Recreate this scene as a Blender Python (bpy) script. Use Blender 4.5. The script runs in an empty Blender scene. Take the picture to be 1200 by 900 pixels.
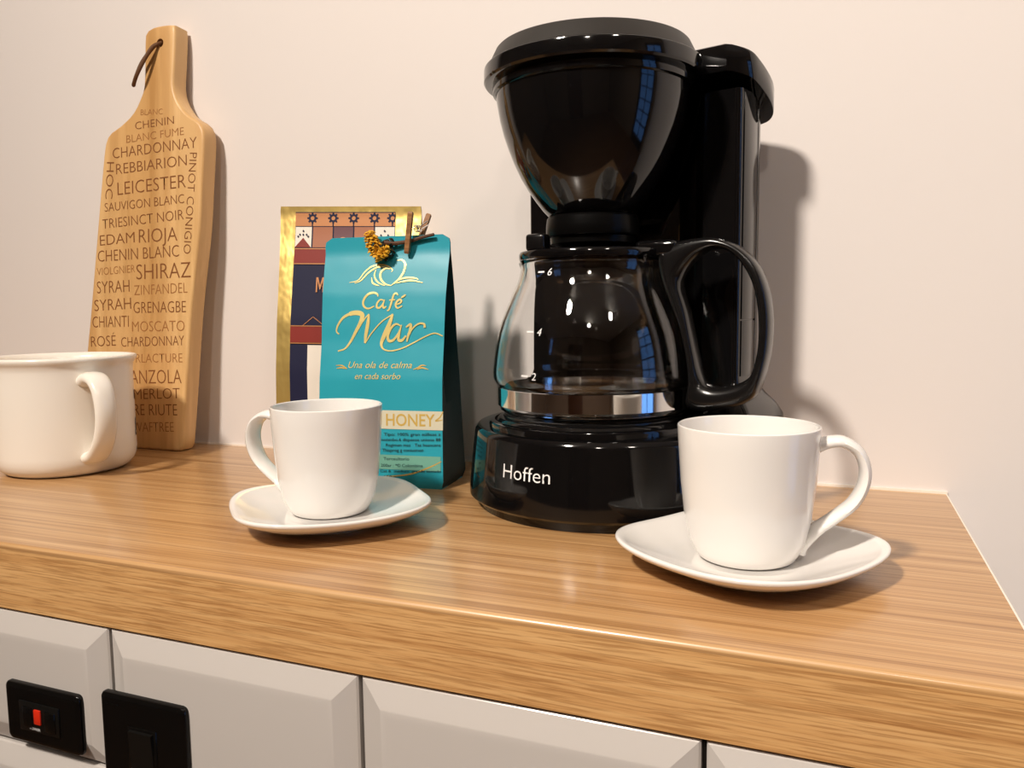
import bpy, bmesh, math, random
from mathutils import Vector, Matrix, noise
random.seed(7)
PI = math.pi
Z0 = 0.90                                  # height of the worktop above the floor
sc = bpy.context.scene
col = sc.collection

# ---------------------------------------------------------------- camera
cam_data = bpy.data.cameras.new('camera')
cam_data.sensor_width = 36.0
cam_data.lens = 937.4 / 1200.0 * 36.0
cam_data.clip_start = 0.01
cam = bpy.data.objects.new('camera', cam_data)
col.objects.link(cam)
def cam_matrix(loc, yaw, pitch, roll):
    cy, sy = math.cos(yaw), math.sin(yaw); cp, sp = math.cos(pitch), math.sin(pitch); cr, sr = math.cos(roll), math.sin(roll)
    fw = Vector((-sy, cy, 0)); rt = Vector((cy, sy, 0)); up = Vector((0, 0, 1))
    f2 = fw*cp - up*sp; u2 = up*cp + fw*sp
    r3 = rt*cr + u2*sr; u3 = u2*cr - rt*sr
    m = Matrix((r3, u3, -f2)).transposed().to_4x4(); m.translation = loc
    return m
cam.matrix_world = cam_matrix(Vector((0, 0, Z0 + .13)), .3842, .0966, -.0114)
sc.camera = cam

# ---------------------------------------------------------------- world (dusk outside the glazed door)
w = bpy.data.worlds.new('dusk'); sc.world = w; w.use_nodes = True
w.node_tree.nodes['Background'].inputs[0].default_value = (.13, .33, .80, 1)
w.node_tree.nodes['Background'].inputs[1].default_value = 5.0

# ---------------------------------------------------------------- lamps of the room
def disk(name, loc, target, r, watts, color):
    l = bpy.data.lights.new(name, 'AREA'); l.shape = 'DISK'; l.size = 2*r; l.energy = watts; l.color = color
    o = bpy.data.objects.new(name, l); col.objects.link(o); o.location = loc
    o.rotation_euler = (Vector(target) - Vector(loc)).to_track_quat('-Z', 'Y').to_euler()
    return o
WARM = (1.0, .90, .79)
disk('ceiling_spot_main', (-.62, -.92, Z0 + 1.46), (.35, .45, Z0), .10, 62, WARM).data.spread = math.radians(120)
disk('ceiling_spot_front', (.25, -1.45, Z0 + 1.46), (.2, .4, Z0), .075, 14, WARM)
disk('ceiling_spot_right', (.95, -.75, Z0 + 1.46), (.6, .4, Z0), .085, 12, WARM)

vs = sc.view_settings
vs.view_transform = 'Standard'; vs.look = 'None'; vs.gamma = 1; vs.use_curve_mapping = False
vs.exposure = -1.36

# ---------------------------------------------------------------- helpers
def link(o): col.objects.link(o); return o
def tag(o, label=None, cat=None, group=None, kind=None):
    if label: o['label'] = label
    if cat: o['category'] = cat
    if group: o['group'] = group
    if kind: o['kind'] = kind
    return o
def thing(name, loc, label, cat, rz=0, group=None):
    o = link(bpy.data.objects.new(name, None)); o.empty_display_size = .02
    o.location = loc; o.rotation_euler = (0, 0, rz)
    return tag(o, label, cat, group)
def finish(bm, smooth=True, ang=32):
    bmesh.ops.remove_doubles(bm, verts=bm.verts, dist=1e-7)
    bmesh.ops.recalc_face_normals(bm, faces=bm.faces)
    me = bpy.data.meshes.new('m'); bm.to_mesh(me); bm.free()
    if smooth:
        me.shade_smooth(); me.set_sharp_from_angle(angle=math.radians(ang))
    return me
def obj(name, bm, mat, parent=None, smooth=True, ang=32, loc=None):
    me = finish(bm, smooth, ang) if isinstance(bm, bmesh.types.BMesh) else bm
    me.name = name
    if mat: me.materials.clear(); me.materials.append(mat)
    o = link(bpy.data.objects.new(name, me))
    if parent: o.parent = parent
    if loc: o.location = loc
    return o
def lathe(prof, n=96, a0=0, a1=2*PI, bm=None, warp=None, close=False):
    bm = bm or bmesh.new(); full = abs(a1 - a0 - 2*PI) < 1e-6
    k = n if full else n + 1; rings = []
    pts = prof + [prof[0]] if close else prof
    for r, z in pts:
        if r < 1e-9: rings.append([bm.verts.new((0, 0, z))]*k); continue
        row = []
        for i in range(k):
            a = a0 + (a1 - a0)*i/n; rr = warp(r, z, a) if warp else r
            row.append(bm.verts.new((rr*math.cos(a), rr*math.sin(a), z)))
        rings.append(row)
    for A, B in zip(rings, rings[1:]):
        for i in range(n):
            j = (i+1) % k; q = []
            for v in (A[i], A[j], B[j], B[i]):
                if v not in q: q.append(v)
            if len(q) > 2:
                try: bm.faces.new(q)
                except ValueError: pass
    return bm
def loft(rings, cap0=True, cap1=True, bm=None, closed=True):
    bm = bm or bmesh.new(); R = [[bm.verts.new(p) for p in r] for r in rings]
    for A, B in zip(R, R[1:]):
        n = len(A)
        for i in range(n if closed else n-1):
            j = (i+1) % n; bm.faces.new((A[i], A[j], B[j], B[i]))
    if cap0: bm.faces.new(R[0][::-1])
    if cap1: bm.faces.new(R[-1])
    return bm
def box(x0, x1, y0, y1, z0, z1, bev=0, seg=2, bm=None):
    t = bmesh.new(); bmesh.ops.create_cube(t, size=1)
    for v in t.verts: v.co = Vector(((x0+x1)/2 + v.co.x*(x1-x0), (y0+y1)/2 + v.co.y*(y1-y0), (z0+z1)/2 + v.co.z*(z1-z0)))
    if bev: bmesh.ops.bevel(t, geom=t.edges[:], offset=bev, segments=seg, profile=.5, affect='EDGES')
    if bm is None: return t
    me = bpy.data.meshes.new('t'); t.to_mesh(me); t.free(); bm.from_mesh(me); bpy.data.meshes.remove(me)
    return bm
def merge(bm, other):
    me = bpy.data.meshes.new('t'); other.to_mesh(me); other.free(); bm.from_mesh(me); bpy.data.meshes.remove(me); return bm
def smooth_curve(P, per=8, closed=False):
    P = [Vector(p) for p in P]; n = len(P); out = []
    segs = n if closed else n-1
    for i in range(segs):
        if closed: a, b, c, d = P[(i-1) % n], P[i], P[(i+1) % n], P[(i+2) % n]
        else: b, c = P[i], P[i+1]; a = P[i-1] if i else b*2 - c; d = P[i+2] if i+2 < n else c*2 - b
        for k in range(per):
            t = k/per
            out.append(.5*((2*b) + (c-a)*t + (2*a-5*b+4*c-d)*t*t + (3*b-a-3*c+d)*t*t*t))
    if not closed: out.append(P[-1].copy())
    return out
def tube(path, rad, n=12, closed=False, bm=None, flat=None):
    """round tube along a path; rad: number or function of t; flat=(width direction, ratio) squashes it"""
    path = [Vector(p) for p in path]; m = len(path); rings = []; up = None
    for i, p in enumerate(path):
        t = (path[(i+1) % m] - path[i-1]) if closed or 0 < i < m-1 else (path[1]-path[0] if i == 0 else path[-1]-path[-2])
        t.normalize()
        if up is None: up = t.orthogonal().normalized()
        up = (up - t*up.dot(t)).normalized(); s = t.cross(up)
        r = rad(i/(m-1)) if callable(rad) else rad
        rings.append([p + up*math.cos(2*PI*k/n)*r + s*math.sin(2*PI*k/n)*r for k in range(n)])
    if closed: rings.append(rings[0]); return loft(rings, False, False, bm)
    return loft(rings, True, True, bm)
def strap(outer, inner, width, axis, n=64, m=16, closed=True, p=3.2):
    """band between two outlines in a plane, 'width' wide along axis, rounded section"""
    rings = []
    for o, i in zip(outer, inner):
        c = (o+i)/2; h = (o-i)/2; wv = axis*(width(c) if callable(width) else width)/2; ring = []
        for k in range(m):
            a = 2*PI*k/m; ca, sa = math.cos(a), math.sin(a)
            f = (abs(ca)**p + abs(sa)**p)**(-1/p)
            ring.append(c + h*ca*f + wv*sa*f)
        rings.append(ring)
    if closed: rings.append(rings[0]); return loft(rings, False, False)
    return loft(rings)
def resample(P, n, closed):
    P = [Vector(p) for p in P]; Q = P + [P[0]] if closed else P
    L = [0]
    for a, b in zip(Q, Q[1:]): L.append(L[-1] + (b-a).length)
    out = []; j = 0; m = n if closed else n-1
    for k in range(n):
        s = L[-1]*k/m
        while j < len(L)-2 and L[j+1] < s: j += 1
        t = (s-L[j])/max(1e-12, L[j+1]-L[j]); out.append(Q[j].lerp(Q[j+1], t))
    return out
FONT_CACHE = {}
def font_mesh(s, shear=0.0, offset=0.0, spacing=1.0):
    cu = bpy.data.curves.new('t', 'FONT'); cu.body = s; cu.size = 1; cu.shear = shear; cu.offset = offset
    cu.space_character = spacing; cu.resolution_u = 3
    o = bpy.data.objects.new('t', cu); col.objects.link(o)
    dg = bpy.context.evaluated_depsgraph_get(); me = bpy.data.meshes.new_from_object(o.evaluated_get(dg))
    bpy.data.objects.remove(o); bpy.data.curves.remove(cu)
    return me
def text_bm(s, width, cap, fn, shear=0.0, offset=0.0, spacing=1.0, bm=None):
    """lettering fitted to a width and a capital height; fn maps flat (x, y) to the surface"""
    me = font_mesh(s, shear, offset, spacing)
    xs = [v.co.x for v in me.vertices]; x0, x1 = min(xs), max(xs)
    capm = .729
    b = bmesh.new(); b.from_mesh(me); bpy.data.meshes.remove(me)
    for v in b.verts: v.co = fn((v.co.x-x0)/(x1-x0)*width, v.co.y/capm*cap)
    return b if bm is None else merge(bm, b)
def ribbon(P, w0, fn, taper=.3, per=10, bm=None):
    bm = bm or bmesh.new(); C = smooth_curve([(p[0], p[1], 0) for p in P], per); m = len(C); prev = None
    for i, c in enumerate(C):
        t = (C[min(i+1, m-1)] - C[max(i-1, 0)]).normalized(); nrm = Vector((-t.y, t.x, 0))
        h = (w0(i/(m-1)) if callable(w0) else w0*(taper + (1-taper)*math.sin(PI*i/(m-1))))/2
        row = [bm.verts.new(fn((c+nrm*h).x, (c+nrm*h).y)), bm.verts.new(fn((c-nrm*h).x, (c-nrm*h).y))]
        if prev: bm.faces.new((prev[0], prev[1], row[1], row[0]))
        prev = row
    return bm
def patch(x0, x1, z0, z1, fn, nx=10, nz=6, bm=None):
    bm = bm or bmesh.new()
    V = [[bm.verts.new(fn(x0+(x1-x0)*i/nx, z0+(z1-z0)*j/nz)) for i in range(nx+1)] for j in range(nz+1)]
    for j in range(nz):
        for i in range(nx): bm.faces.new((V[j][i], V[j][i+1], V[j+1][i+1], V[j+1][i]))
    return bm
def poly(P, fn, bm=None):
    bm = bm or bmesh.new(); bm.faces.new([bm.verts.new(fn(x, z)) for x, z in P]); return bm
def interp(x, X, Y):
    if x <= X[0]: return Y[0]
    for a, b, c, d in zip(X, X[1:], Y, Y[1:]):
        if x <= b: return c + (d-c)*(x-a)/(b-a)
    return Y[-1]

# ---------------------------------------------------------------- materials
def srgb(r, g, b):
    f = lambda c: (c/255/12.92) if c/255 <= .04045 else ((c/255+.055)/1.055)**2.4
    return (f(r), f(g), f(b), 1)
def mat(name, color=(1, 1, 1, 1), rough=.5, metal=0, **kw):
    m = bpy.data.materials.new(name); m.use_nodes = True; b = m.node_tree.nodes['Principled BSDF']
    b.inputs['Base Color'].default_value = color; b.inputs['Roughness'].default_value = rough; b.inputs['Metallic'].default_value = metal
    for k, v in kw.items(): b.inputs[k.replace('_', ' ')].default_value = v
    return m
def N(m, t, **kw):
    n = m.node_tree.nodes.new(t)
    for k, v in kw.items(): setattr(n, k, v)
    return n
def L(m, a, b): m.node_tree.links.new(a, b)
def mapped(m, scale, rot=(0, 0, 0)):
    tc = N(m, 'ShaderNodeTexCoord'); mp = N(m, 'ShaderNodeMapping'); mp.inputs['Scale'].default_value = scale; mp.inputs['Rotation'].default_value = rot
    L(m, tc.outputs['Object'], mp.inputs['Vector']); return mp.outputs['Vector']
def noise_tex(m, vec, scale, detail=4, rough=.55):
    n = N(m, 'ShaderNodeTexNoise'); n.inputs['Scale'].default_value = scale; n.inputs['Detail'].default_value = detail; n.inputs['Roughness'].default_value = rough
    L(m, vec, n.inputs['Vector']); return n.outputs['Fac']
def ramp(m, fac, stops):
    r = N(m, 'ShaderNodeValToRGB'); e = r.color_ramp.elements
    while len(e) < len(stops): e.new(.5)
    for el, (p, c) in zip(e, stops): el.position = p; el.color = c
    L(m, fac, r.inputs['Fac']); return r.outputs['Color']
def mix(m, a, b, fac, mode='MIX'):
    n = N(m, 'ShaderNodeMix', data_type='RGBA', blend_type=mode)
    if isinstance(fac, float): n.inputs[0].default_value = fac
    else: L(m, fac, n.inputs[0])
    for s, k in ((a, 6), (b, 7)):
        if isinstance(s, tuple): n.inputs[k].default_value = s
        else: L(m, s, n.inputs[k])
    return n.outputs[2]
def bump(m, h, strength, dist=.001):
    b = N(m, 'ShaderNodeBump'); b.inputs['Strength'].default_value = strength; b.inputs['Distance'].default_value = dist
    L(m, h, b.inputs['Height']); L(m, b.outputs['Normal'], m.node_tree.nodes['Principled BSDF'].inputs['Normal'])
def base(m, c): L(m, c, m.node_tree.nodes['Principled BSDF'].inputs['Base Color'])

def wall_paint(name, c):
    m = mat(name, c, .75); v = mapped(m, (1, 1, 1)); n = noise_tex(m, v, 3.0, 3)
    base(m, mix(m, tuple(x*.97 for x in c[:3]) + (1,), c, n)); bump(m, noise_tex(m, v, 160, 4), .12, .0006); return m
M_wall = wall_paint('wall_paint', srgb(227, 220, 216))
M_room = wall_paint('room_paint_dimmed', srgb(150, 132, 114))  # darkened colour stands in for the far room being unlit
M_ceil = wall_paint('ceiling_paint', srgb(235, 230, 222))
def oak(name, light, mid, dark, sc_, pore=.5, rough=.34, fsc=None):
    m = mat(name, mid, rough); v = mapped(m, sc_)
    big = noise_tex(m, v, 1.0, 5, .6); fine = noise_tex(m, mapped(m, fsc or (sc_[0]*1.6, sc_[1]*5, sc_[2]*5)), 1.0, 3, .6)
    c = ramp(m, big, [(.28, dark), (.48, mid), (.70, light)])
    p = ramp(m, fine, [(.40, (.58, .50, .42, 1)), (.53, (1, 1, 1, 1))])
    base(m, mix(m, c, p, pore, 'MULTIPLY')); bump(m, fine, .12, .0004); return m
M_top = oak('oak_laminate_top', srgb(206, 166, 118), srgb(188, 145, 96), srgb(154, 110, 64), (2.2, 140, 95), .65, .32)
b_ = M_top.node_tree.nodes['Principled BSDF']; b_.inputs['Coat Weight'].default_value = .45; b_.inputs['Coat Roughness'].default_value = .16
M_edge = oak('oak_laminate_edge', srgb(222, 178, 122), srgb(208, 160, 104), srgb(182, 132, 80), (5, 120, 340), .7, .36, (30, 100, 950))
M_tile = mat('tile_glaze', srgb(196, 190, 185), .17); M_tile.node_tree.nodes['Principled BSDF'].inputs['Coat Weight'].default_value = .3
bump(M_tile, noise_tex(M_tile, mapped(M_tile, (1, 1, 1)), 14, 2), .05, .002)
M_grout = mat('dark_grout', srgb(40, 34, 30), .9)
M_caulk = mat('white_caulk', srgb(236, 226, 214), .5)
M_porc = mat('porcelain', srgb(235, 232, 228), .16); M_porc.node_tree.nodes['Principled BSDF'].inputs['Coat Weight'].default_value = .4
M_mug = mat('mug_enamel', srgb(242, 236, 226), .24)
M_ink = mat('black_ink', srgb(24, 22, 22), .5)
M_black = mat('gloss_black_plastic', (.0035, .0033, .0035, 1), .07)
M_black2 = mat('satin_black_plastic', (.0055, .005, .005, 1), .22)
M_lid = mat('lid_black_plastic', (.010, .008, .006, 1), .5)
M_plate = mat('switch_black', (.004, .0036, .0033, 1), .16, 0, Specular_IOR_Level=.3)
M_rocker = mat('rocker_black', (.006, .0056, .005, 1), .3, 0, Specular_IOR_Level=.3)
M_red = mat('red_indicator', srgb(210, 45, 20), .35)
M_steel = mat('polished_steel', (.82, .80, .77, 1), .08, 1.0)
M_neck = mat('matte_black_plastic', (.003, .0028, .0027, 1), .3, 0, Specular_IOR_Level=.1)
M_white = mat('white_print', srgb(235, 235, 235), .5)
M_glass = mat('carafe_glass', (1, 1, 1, 1), 0.0, 0, IOR=1.47, Transmission_Weight=1.0)
M_pane = mat('window_glass', (1, 1, 1, 1), 0.0, 0, IOR=1.45, Transmission_Weight=1.0)
M_frame = mat('door_frame_dark', srgb(40, 34, 30), .4)
M_floor = oak('floor_boards', srgb(150, 110, 75), srgb(128, 90, 58), srgb(100, 68, 42), (1.5, 22, 22), .5, .4)
M_walnut = oak('brown_door_wood', srgb(104, 66, 38), srgb(84, 50, 28), srgb(60, 34, 18), (30, 30, 1.5), .5, .4)
M_bamboo = mat('bamboo', srgb(190, 134, 66), .42)
v_ = mapped(M_bamboo, (75, 75, 2.2)); st_ = noise_tex(M_bamboo, v_, 1.0, 4, .5); wide_ = noise_tex(M_bamboo, mapped(M_bamboo, (26, 10, .6)), 1.0, 1, .4)
base(M_bamboo, mix(M_bamboo, ramp(M_bamboo, wide_, [(.35, srgb(204, 158, 100)), (.5, srgb(222, 178, 120)), (.65, srgb(234, 194, 136))]), ramp(M_bamboo, st_, [(.38, (.76, .68, .58, 1)), (.56, (1, 1, 1, 1))]), .7, 'MULTIPLY'))
M_burn = mat('burnt_lettering', srgb(126, 74, 30), .7)
M_burn2 = mat('faint_burnt_lettering', srgb(158, 104, 52), .7)
M_cord = mat('leather_cord', srgb(96, 60, 28), .7)
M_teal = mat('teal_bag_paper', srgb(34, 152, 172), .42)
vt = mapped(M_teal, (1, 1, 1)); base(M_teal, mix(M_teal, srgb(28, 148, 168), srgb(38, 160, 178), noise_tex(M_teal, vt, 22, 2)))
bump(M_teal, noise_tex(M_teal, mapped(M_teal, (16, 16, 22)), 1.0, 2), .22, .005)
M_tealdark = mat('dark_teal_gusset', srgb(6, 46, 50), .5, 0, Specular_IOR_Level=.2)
M_gold = mat('gold_foil_print', srgb(240, 218, 140), .32, .35)
M_gold2 = mat('gold_print_thin', srgb(214, 178, 92), .4, .3)
M_beige = mat('beige_band', srgb(206, 200, 176), .5)
M_green = mat('sage_band', srgb(110, 168, 150), .5)
M_ink2 = mat('dark_teal_ink', srgb(10, 58, 62), .6)
M_foil = mat('gold_foil', (.86, .62, .20, 1), .34, .8)
bump(M_foil, noise_tex(M_foil, mapped(M_foil, (40, 40, 22)), 1.0, 3), .5, .004)
M_foild = mat('dark_foil_gusset', srgb(70, 52, 22), .4, .6)
M_navy = mat('navy_print', srgb(26, 28, 58), .6, 0, Specular_IOR_Level=.25); M_redp = mat('brick_red_print', srgb(132, 42, 34), .55, 0, Specular_IOR_Level=.3); M_cop = mat('copper_print', srgb(178, 118, 70), .5, .2)
M_cop2 = mat('brown_print', srgb(160, 92, 52), .5); M_paper = mat('white_label_paper', srgb(232, 224, 212), .6); M_maroon = mat('maroon_print', srgb(92, 34, 44), .5)
M_peg = oak('peg_wood', srgb(178, 132, 84), srgb(150, 104, 62), srgb(110, 72, 40), (40, 40, 200), .5, .6)
M_stem = mat('dry_stem', srgb(84, 50, 26), .7)
M_petal = mat('yellow_petals', srgb(212, 160, 24), .7); base(M_petal, mix(M_petal, srgb(196, 132, 12), srgb(232, 184, 40), noise_tex(M_petal, mapped(M_petal, (1, 1, 1)), 300, 3)))
M_leaf = mat('dark_dry_leaf', srgb(34, 36, 22), .7)

# ---------------------------------------------------------------- room shell
YB = .6046; YF = .3014; XR = .0724; TH = .038
def slab(name, *a, m): return tag(obj(name, box(*a), m, smooth=False), kind='structure')
slab('floor', -2.6, 2.4, -2.6, YB+.1, -.06, 0, m=M_floor)
slab('ceiling', -2.6, 2.4, -2.6, YB+.1, 2.42, 2.48, m=M_ceil)
slab('wall_back', -2.6, 2.4, YB, YB+.1, 0, 2.42, m=M_wall)
slab('wall_left', -2.6, -2.5, -2.6, YB, 0, 2.42, m=M_room)
slab('wall_front', -2.5, 2.2, -2.6, -2.5, 0, 2.42, m=M_room)
bm = box(2.0, 2.1, -2.5, -.28, 0, 2.42); box(2.0, 2.1, .50, YB, 0, 2.42, bm=bm); box(2.0, 2.1, -.28, .50, 2.15, 2.42, bm=bm)
tag(obj('wall_right', bm, M_room, smooth=False), kind='structure')
# glazed door to the dusk in the right wall
bm = box(2.02, 2.08, -.28, -.20, 0, 2.15, .004); box(2.02, 2.08, .42, .50, 0, 2.15, .004, bm=bm); box(2.02, 2.08, -.20, .42, 2.07, 2.15, .004, bm=bm); box(2.02, 2.08, -.20, .42, 0, .16, .004, bm=bm)
door = tag(obj('door_1', bm, M_frame), kind='structure')
obj('muntin', box(2.035, 2.065, .095, .125, .16, 2.07), M_frame, door, smooth=False)
for k in range(1, 8):
    z = .16 + 1.91*k/8; obj('muntin', box(2.035, 2.065, -.20, .42, z-.012, z+.012), M_frame, door, smooth=False)
for k in range(8):
    for y0, y1 in ((-.20, .095), (.125, .42)):
        obj('pane', box(2.046, 2.052, y0, y1, .16+1.91*k/8+.012, .16+1.91*(k+1)/8-.012), M_pane, door, smooth=False)
# brown wooden door in the wall behind the photographer
bm = box(-.75, .1, -2.5, -2.46, 0, 2.05, .004)
d2 = tag(obj('door_2', bm, M_walnut), kind='structure')
obj('door_handle', box(-.66, -.54, -2.46, -2.42, 1.0, 1.025, .006), M_steel, d2)

# tiled half wall that carries the worktop
YT = YF + .0013
hw = tag(obj('wall_half', box(-1.30, XR-.006, YT+.004, YB, 0, Z0-TH), M_grout, smooth=False), kind='structure')
TX, TZ, X0 = .1568, .0805, -.357
def tile_mesh():
    g = .0011; a, h = TX/2-g, TZ/2-g; b = .0125
    ring = lambda d, y: [(-a+d, y, -h+d), (a-d, y, -h+d), (a-d, y, h-d), (-a+d, y, h-d)]
    bm = loft([ring(0, .0045), ring(0, .0008), ring(.0009, 0), ring(b-.001, -.0040), ring(b, -.0042), ring(b+.0012, -.00435), ring(b+.003, -.0044)], False, True)
    return finish(bm, True, 14)
tile_me = tile_mesh()
for row in range(4):
    for i in range(-5, 3):
        xa, xb = X0+i*TX, X0+(i+1)*TX
        cx = (xa+xb)/2
        if xb > XR: continue
        obj('tile', tile_me, M_tile, hw, loc=(cx, YT, Z0-TH-.0005-TZ*(row+.5)))
# the cut tile at the end of each row
def cut_tile(wd):
    g = .0011; a, h = wd/2-g, TZ/2-g; b = .0125
    ring = lambda d, y: [(-a+d, y, -h+d), (a-min(d, .002), y, -h+d), (a-min(d, .002), y, h-d), (-a+d, y, h-d)]
    return finish(loft([ring(0, .0045), ring(0, .0008), ring(.0009, 0), ring(b-.001, -.0040), ring(b, -.0042), ring(b+.0012, -.00435), ring(b+.003, -.0044)], False, True), True, 14)
ce = X0 + 2*TX; cme = cut_tile(XR-.006-ce)
for row in range(4): obj('tile', cme, M_tile, hw, loc=((XR-.006+ce)/2, YT, Z0-TH-.0005-TZ*(row+.5)))

# worktop: rounded front edge, its edge strip a part of its own
wt = thing('worktop', (0, 0, Z0), 'oak-effect laminate worktop with a rounded front edge on the white tiled half wall', 'worktop')
def top_section(x):
    r = .0026; P = [(x, YB-.0005, -.0034), (x, YB-.0005, 0)]
    for k in range(7):
        a = PI/2*k/6; P.append((x, YF+r-r*math.sin(a), -r+r*math.cos(a)))
    P.append((x, YF, -.0034)); return P
obj('top_board', loft([top_section(-1.30), top_section(XR)]), M_top, wt)
obj('edge_board', box(-1.30, XR, YF, YB-.0005, -TH, -.0034), M_edge, wt, smooth=False)
obj('end_strip', box(XR, XR+.0009, YF+.001, YB-.0005, -TH, .0002, .0002), M_caulk, wt, smooth=False)
tag(obj('trim_1', box(-1.30, XR+.001, YB-.0016, YB, Z0, Z0+.0016), M_caulk, smooth=False), kind='structure')

# ---------------------------------------------------------------- switches on the tiles
YS = YT - .0044
def plate(name, label, x0, x1, z0, z1):
    t = thing(name, ((x0+x1)/2, YS, Z0+(z0+z1)/2), label, 'switch'); w2, h2 = (x1-x0)/2, (z1-z0)/2
    def ring(d, y, r=.003):
        P = []
        for cx, cz, a0 in ((w2-d-r, -h2+d+r, -PI/2), (w2-d-r, h2-d-r, 0), (-w2+d+r, h2-d-r, PI/2), (-w2+d+r, -h2+d+r, PI)):
            for k in range(6): a = a0+PI/2*k/5; P.append((cx+r*math.cos(a), y, cz+r*math.sin(a)))
        return P
    obj('faceplate', loft([ring(0, 0), ring(0, -.0018), ring(.0004, -.0026), ring(.0014, -.0032), ring(.003, -.0034)]), M_plate, t)
    return t
t = plate('isolator_switch', 'smaller black isolator switch plate with a red neon marker, left on the white tiles', -.432, -.3742, -.1118, -.0775)
obj('rocker_panel', box(-.017, .014, -.0042, -.0030, -.0090, .0080, .0005), M_rocker, t)
obj('rocker', box(-.0135, -.0065, -.0049, -.0038, -.0065, .0055, .0006), M_plate, t); obj('rocker', box(.0035, .0115, -.0049, -.0038, -.0068, .0050, .0006), M_plate, t)
tag(obj('neon_marker', box(-.0045, .0008, -.0052, -.0040, -.0036, .0050, .0006), M_red, t), 'red marker')
obj('printed_word', text_bm('POWER', .008, .0016, lambda x, y: Vector((-.0085+x, -.0044, -.0075+y))), M_white, t, smooth=False)
t = plate('rocker_switch', 'taller black light switch plate with one plain rocker, on the seam of two tiles', -.3578, -.3000, -.1300, -.0706)
obj('rocker', loft([[(a*.0082, -.003, b*.0128-.0002) for a, b in ((-1, -1), (1, -1), (1, 1), (-1, 1))], [(a*.0078, -.0056 if b > 0 else -.0042, b*.0124-.0002) for a, b in ((-1, -1), (1, -1), (1, 1), (-1, 1))]], False), M_rocker, t, smooth=False)
obj('rocker_frame', box(-.0098, .0098, -.0040, -.0030, -.0145, .0140, .0005), M_plate, t)
obj('printed_word', text_bm('ampro', .009, .0016, lambda x, y: Vector((-.0245+x, -.0036, .0235+y))), M_rocker, t, smooth=False)

# ---------------------------------------------------------------- coffee machine
TH_M = -math.radians(15)
cm = thing('coffee_machine', (-.1455, .5, Z0), 'tall glossy black drip coffee maker with a glass carafe standing in it', 'coffee maker', TH_M)
def base_r(phi, grow=0.0):
    c, s = math.cos(phi), math.sin(phi)
    a = .096 + grow; b = (.062 if s > 0 else .106) + grow; p = 3.0 if s > 0 else 2.0
    f = (abs(c/a)**p + abs(s/b)**p)**(-1/p); return c*f, .03 + s*f
NB = 120
bring = lambda g, z: [Vector((*base_r(2*PI*i/NB, g), z)) for i in range(NB)]
obj('base', loft([bring(-.007, 0), bring(-.006, .006), bring(-.002, .0062), bring(0, .008), bring(0, .011), bring(-.004, .0485), bring(-.0046, .0507), bring(-.0062, .0525), bring(-.0085, .0530)]), M_black, cm)
obj('plate_ring', lathe([(.0675, .0528), (.0677, .0560), (.0671, .0573), (.0655, .0578), (.0640, .0578), (.0632, .0570), (.0632, .0562), (.0618, .0580), (.0612, .0590), (.060, .0597), (.0585, .0597), (.058, .0590)], 96), M_black, cm)
obj('hot_plate', lathe([(.0582, .056), (.0582, .0607), (.0575, .0613), (0, .0613)], 72), M_black2, cm)
def base_at(s, z, out):
    """point on the front of the base, s metres along the outline from its foremost point"""
    n = 400; phi = -PI/2; acc = 0; st = 1 if s > 0 else -1; g = -.004*(z-.011)/.0375
    x, y = base_r(phi, g); dphi = .002*st
    while acc < abs(s):
        x2, y2 = base_r(phi+dphi, g); acc += math.hypot(x2-x, y2-y); x, y = x2, y2; phi += dphi
    x2, y2 = base_r(phi+.002, g); t = Vector((x2-x, y2-y, 0)).normalized(); nn = Vector((t.y, -t.x, 0))
    return Vector((x, y, z)) + nn*out
def rrect(x0, x1, y0, y1, rf, rr, g, z, n=7):
    x0 -= g; x1 += g; y0 -= g; y1 += g; P = []
    for cx, cy, r, a0 in ((x1, y0, rf, -PI/2), (x1, y1, rr, 0), (x0, y1, rr, PI/2), (x0, y0, rf, PI)):
        sx = -1 if cx == x1 else 1; sy = 1 if cy == y0 else -1
        for k in range(n): a = a0+PI/2*k/(n-1); P.append(Vector((cx+sx*r+r*math.cos(a), cy+sy*r+r*math.sin(a), z)))
    return P
def cr(g, z):
    """column outline: hollow front that clears the round carafe"""
    ya = .042-g; xa = math.sqrt(.0705**2-ya*ya); arc = []
    for k in range(25):
        x = -xa + 2*xa*k/24; arc.append(Vector((x, math.sqrt(.0705**2-x*x), z)))
    return rrect(-.0805, .0805, .042, .089, .004, .016, g, z) + arc
obj('column', loft([cr(.0145, .0530), cr(.0140, .057), cr(.0105, .064), cr(.005, .071), cr(.0015, .077), cr(0, .083), cr(0, .262)]), M_black, cm)
# side panels with their joints
for s in (1, -1):
    for z0, z1 in ((.084, .1195), (.1203, .260)):
        obj('side_panel', box(.0803*s if s > 0 else -.0812, .0812*s if s > 0 else -.0803, .047, .0695, z0, z1, .0003), M_black, cm)
    obj('side_panel', box(.0803*s if s > 0 else -.0812, .0812*s if s > 0 else -.0803, .0702, .0715, .084, .260, .0003), M_black, cm)
# water tank lid at the back, sloping down to the rear
def tank_ring(g, dz):
    P = [(.074, .034), (.0845, .044), (.0875, .055), (.088, .075), (.083, .090), (.070, .0965), (.035, .0985), (0, .099)]
    P = P + [(-x, y) for x, y in P[-2::-1]]
    C = smooth_curve([(x, y, 0) for x, y in P], 4)
    return [Vector((c.x*(1+g/.088), .066+(c.y-.066)*(1+g/.04), .2875-max(0, c.y-.036)*.36+dz)) for c in C]
obj('tank_lid', loft([tank_ring(-.004, -.0165), tank_ring(-.0003, -.0165), tank_ring(0, -.0155), tank_ring(0, -.0025), tank_ring(-.0008, -.0008), tank_ring(-.0025, 0)]), M_black, cm)
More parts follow.
